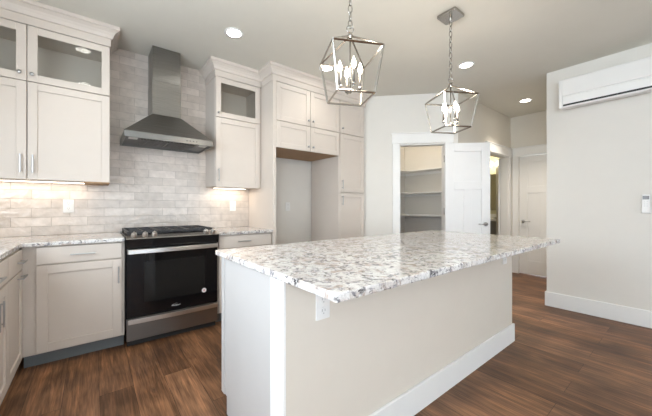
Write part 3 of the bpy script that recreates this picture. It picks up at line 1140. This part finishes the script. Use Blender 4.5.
# ------------------------------------------------------------ lantern pendants
def pendant(x, y, rz, label):
    t = thing('lantern_pendant', label, 'pendant light', (x, y, 0), rz, 'lantern pendants over the island')
    zt, zb, za = 2.050, 1.800, 2.150
    a, b_ = 0.142, 0.106
    cn = MB().prism(rounded([(-0.078, -0.078), (0.078, -0.078), (0.078, 0.078), (-0.078, 0.078)], [0.012] * 4), H - 0.022, H - 0.0005)
    cn.lathe([(0.010, H - 0.045), (0.012, H - 0.022)], (0, 0, 0), 12)
    co = cn.build('canopy', PNICK, t, 0.003, 2)
    co.rotation_euler = (0, 0, -rz)
    # chain of oval links
    m = MB()
    z = H - 0.045
    k = 0
    ll = 0.052
    while z > za + 0.075:
        ring = []
        for j in range(12):
            u = 2 * math.pi * j / 12
            px, pz = 0.0115 * math.cos(u), ll / 2 * math.sin(u)
            ring.append((px, 0, z - ll / 2 + pz) if k % 2 == 0 else (0, px, z - ll / 2 + pz))
        m.tube(ring, 0.0034, 6, closed=True)
        z -= ll - 0.008
        k += 1
    m.build('chain', PNICK, t, smooth=True)
    m = MB()
    zr = za + 0.045
    m.tube([(0.021 * math.cos(2 * math.pi * j / 16), 0, zr + 0.021 * math.sin(2 * math.pi * j / 16) + 0.005) for j in range(16)], 0.0035, 8, closed=True)
    m.lathe([(0.012, za + 0.0), (0.016, za + 0.012), (0.008, za + 0.030)], (0, 0, 0), 14)
    m.build('ring', PNICK, t, smooth=True)
    m = MB()
    C = [(-1, -1), (1, -1), (1, 1), (-1, 1)]
    bw = 0.0095
    for i in range(4):
        p, q = C[i], C[(i + 1) % 4]
        m.bar((p[0] * a, p[1] * a, zt), (q[0] * a, q[1] * a, zt), bw)
        m.bar((p[0] * b_, p[1] * b_, zb), (q[0] * b_, q[1] * b_, zb), bw)
        m.bar((p[0] * a, p[1] * a, zt), (p[0] * b_, p[1] * b_, zb), bw)
        m.bar((p[0] * a, p[1] * a, zt), (p[0] * 0.006, p[1] * 0.006, za + 0.006), bw * 0.9)
    m.build('cage', PNICK, t)
    m = MB()
    m.lathe([(0.005, 1.835), (0.005, za)], (0, 0, 0), 10)
    m.lathe([(0.004, 1.826), (0.011, 1.832), (0.012, 1.846), (0.005, 1.856)], (0, 0, 0), 12)
    for i in range(4):
        u = math.pi / 2 * i
        ca, sa = math.cos(u), math.sin(u)
        r = 0.062
        m.tube([(0, 0, 1.842), (ca * 0.02, sa * 0.02, 1.838), (ca * 0.050, sa * 0.050, 1.842), (ca * r, sa * r, 1.856)], 0.0035, 8)
        m.lathe([(0.012, 1.856), (0.012, 1.868), (0.007, 1.87)], (ca * r, sa * r, 0), 12)
    m.build('candle_arms', PNICK, t, smooth=True)
    for i in range(4):
        u = math.pi / 2 * i
        ca, sa = math.cos(u) * 0.062, math.sin(u) * 0.062
        MB().lathe([(0.0068, 1.8705), (0.0068, 1.945)], (ca, sa, 0), 12).build('candle_sleeve', SLEEVE, t, smooth=True)
        MB().lathe([(0.006, 1.9453), (0.0105, 1.957), (0.0125, 1.969), (0.0100, 1.986), (0.004, 2.003), (0.0012, 2.012)], (ca, sa, 0), 14).build('bulb', BULB, t, smooth=True)
    lamp('pendant_glow', 'POINT', (0, 0, 1.975), 5, (1.0, 0.88, 0.74), radius=0.05, parent=t)
    return t


pendant(0.981, -2.254, -0.445, 'open lantern pendant nearer the range, cut by the top edge on its chain')
pendant(2.128, -2.252, -0.513, 'open lantern pendant with whole chain and square ceiling plate in view')

# ------------------------------------------------------------ pantry shelving
def lshelf(z, label):
    m = MB()
    m.prism([(3.0, -0.001), (3.0, -0.30), (4.399, -0.30), (4.399, -1.34), (4.699, -1.34), (4.699, -0.001)], z - 0.02, z)
    t = thing('pantry_shelf', label, 'shelf', (0, 0, 0), 0, 'pantry shelves')
    m.build('board', TRIM, t, 0.001)
    m = MB().box(3.0, 4.68, -0.02, -0.001, z - 0.065, z - 0.0203).box(4.68, 4.699, -1.34, -0.021, z - 0.065, z - 0.0203)
    m.build('cleat', TRIM, t)


lshelf(1.822, 'white wraparound pantry shelf, uppermost')
lshelf(1.42, 'white wraparound pantry shelf, second from top')
lshelf(1.015, 'white wraparound pantry shelf just above the island counter line')
t = thing('pantry_ceiling_light', 'small round flush light on the pantry ceiling', 'ceiling light', (3.75, -0.65, H))
MB().lathe([(0.11, -0.0005), (0.11, -0.02), (0.09, -0.03)], (0, 0, 0), 24).build('base', PLASTIC, t, smooth=False)
MB().lathe([(0.085, -0.0303), (0.08, -0.06), (0.05, -0.078), (0.01, -0.083)], (0, 0, 0), 24).build('globe', BATHLIT, t, smooth=True)
lamp('pantry_glow', 'POINT', (0, 0, -0.16), 6.5, (1.0, 0.90, 0.78), radius=0.07, parent=t)

# ------------------------------------------------------------ bathroom glimpse
v = thing('bathroom_vanity', 'grey bathroom vanity with pale top seen through the hall doorway', 'vanity', (6.4, -1.05, 0))
bx('body', VAN, 0.02, 0.498, 0, 1.0, 0.0, 0.86, v)
bx('top', TRIM, 0, 0.499, -0.005, 1.005, 0.8605, 0.90, v, 0.003)
bx('backsplash', TRIM, 0.48, 0.499, -0.005, 1.005, 0.9005, 1.0, v)
o = tag(bx('wall_mirror', MIRROR, 6.885, 6.8995, -0.95, -0.15, 1.08, 1.88), 'frameless mirror above the bathroom vanity', 'mirror')
t = thing('vanity_light', 'glowing glass vanity light above the bathroom mirror', 'light', (6.8995, -0.72, 2.09))
bx('backplate', HANDLE, -0.02, 0, -0.30, 0.30, -0.03, 0.03, t)
for dy in (-0.22, 0.0, 0.22):
    MB().lathe([(0.03, -0.05), (0.055, -0.02), (0.06, 0.03), (0.035, 0.07)], (-0.09, dy, 0), 18).build('globe', BATHLIT, t, smooth=True)
    MB().tube([(-0.02, dy, 0.0), (-0.04, dy, 0.0)], 0.01, 8).build('arm', HANDLE, t)
lamp('vanity_glow', 'POINT', (-0.3, 0, 0.0), 4, (1.0, 0.88, 0.62), radius=0.08, parent=t)
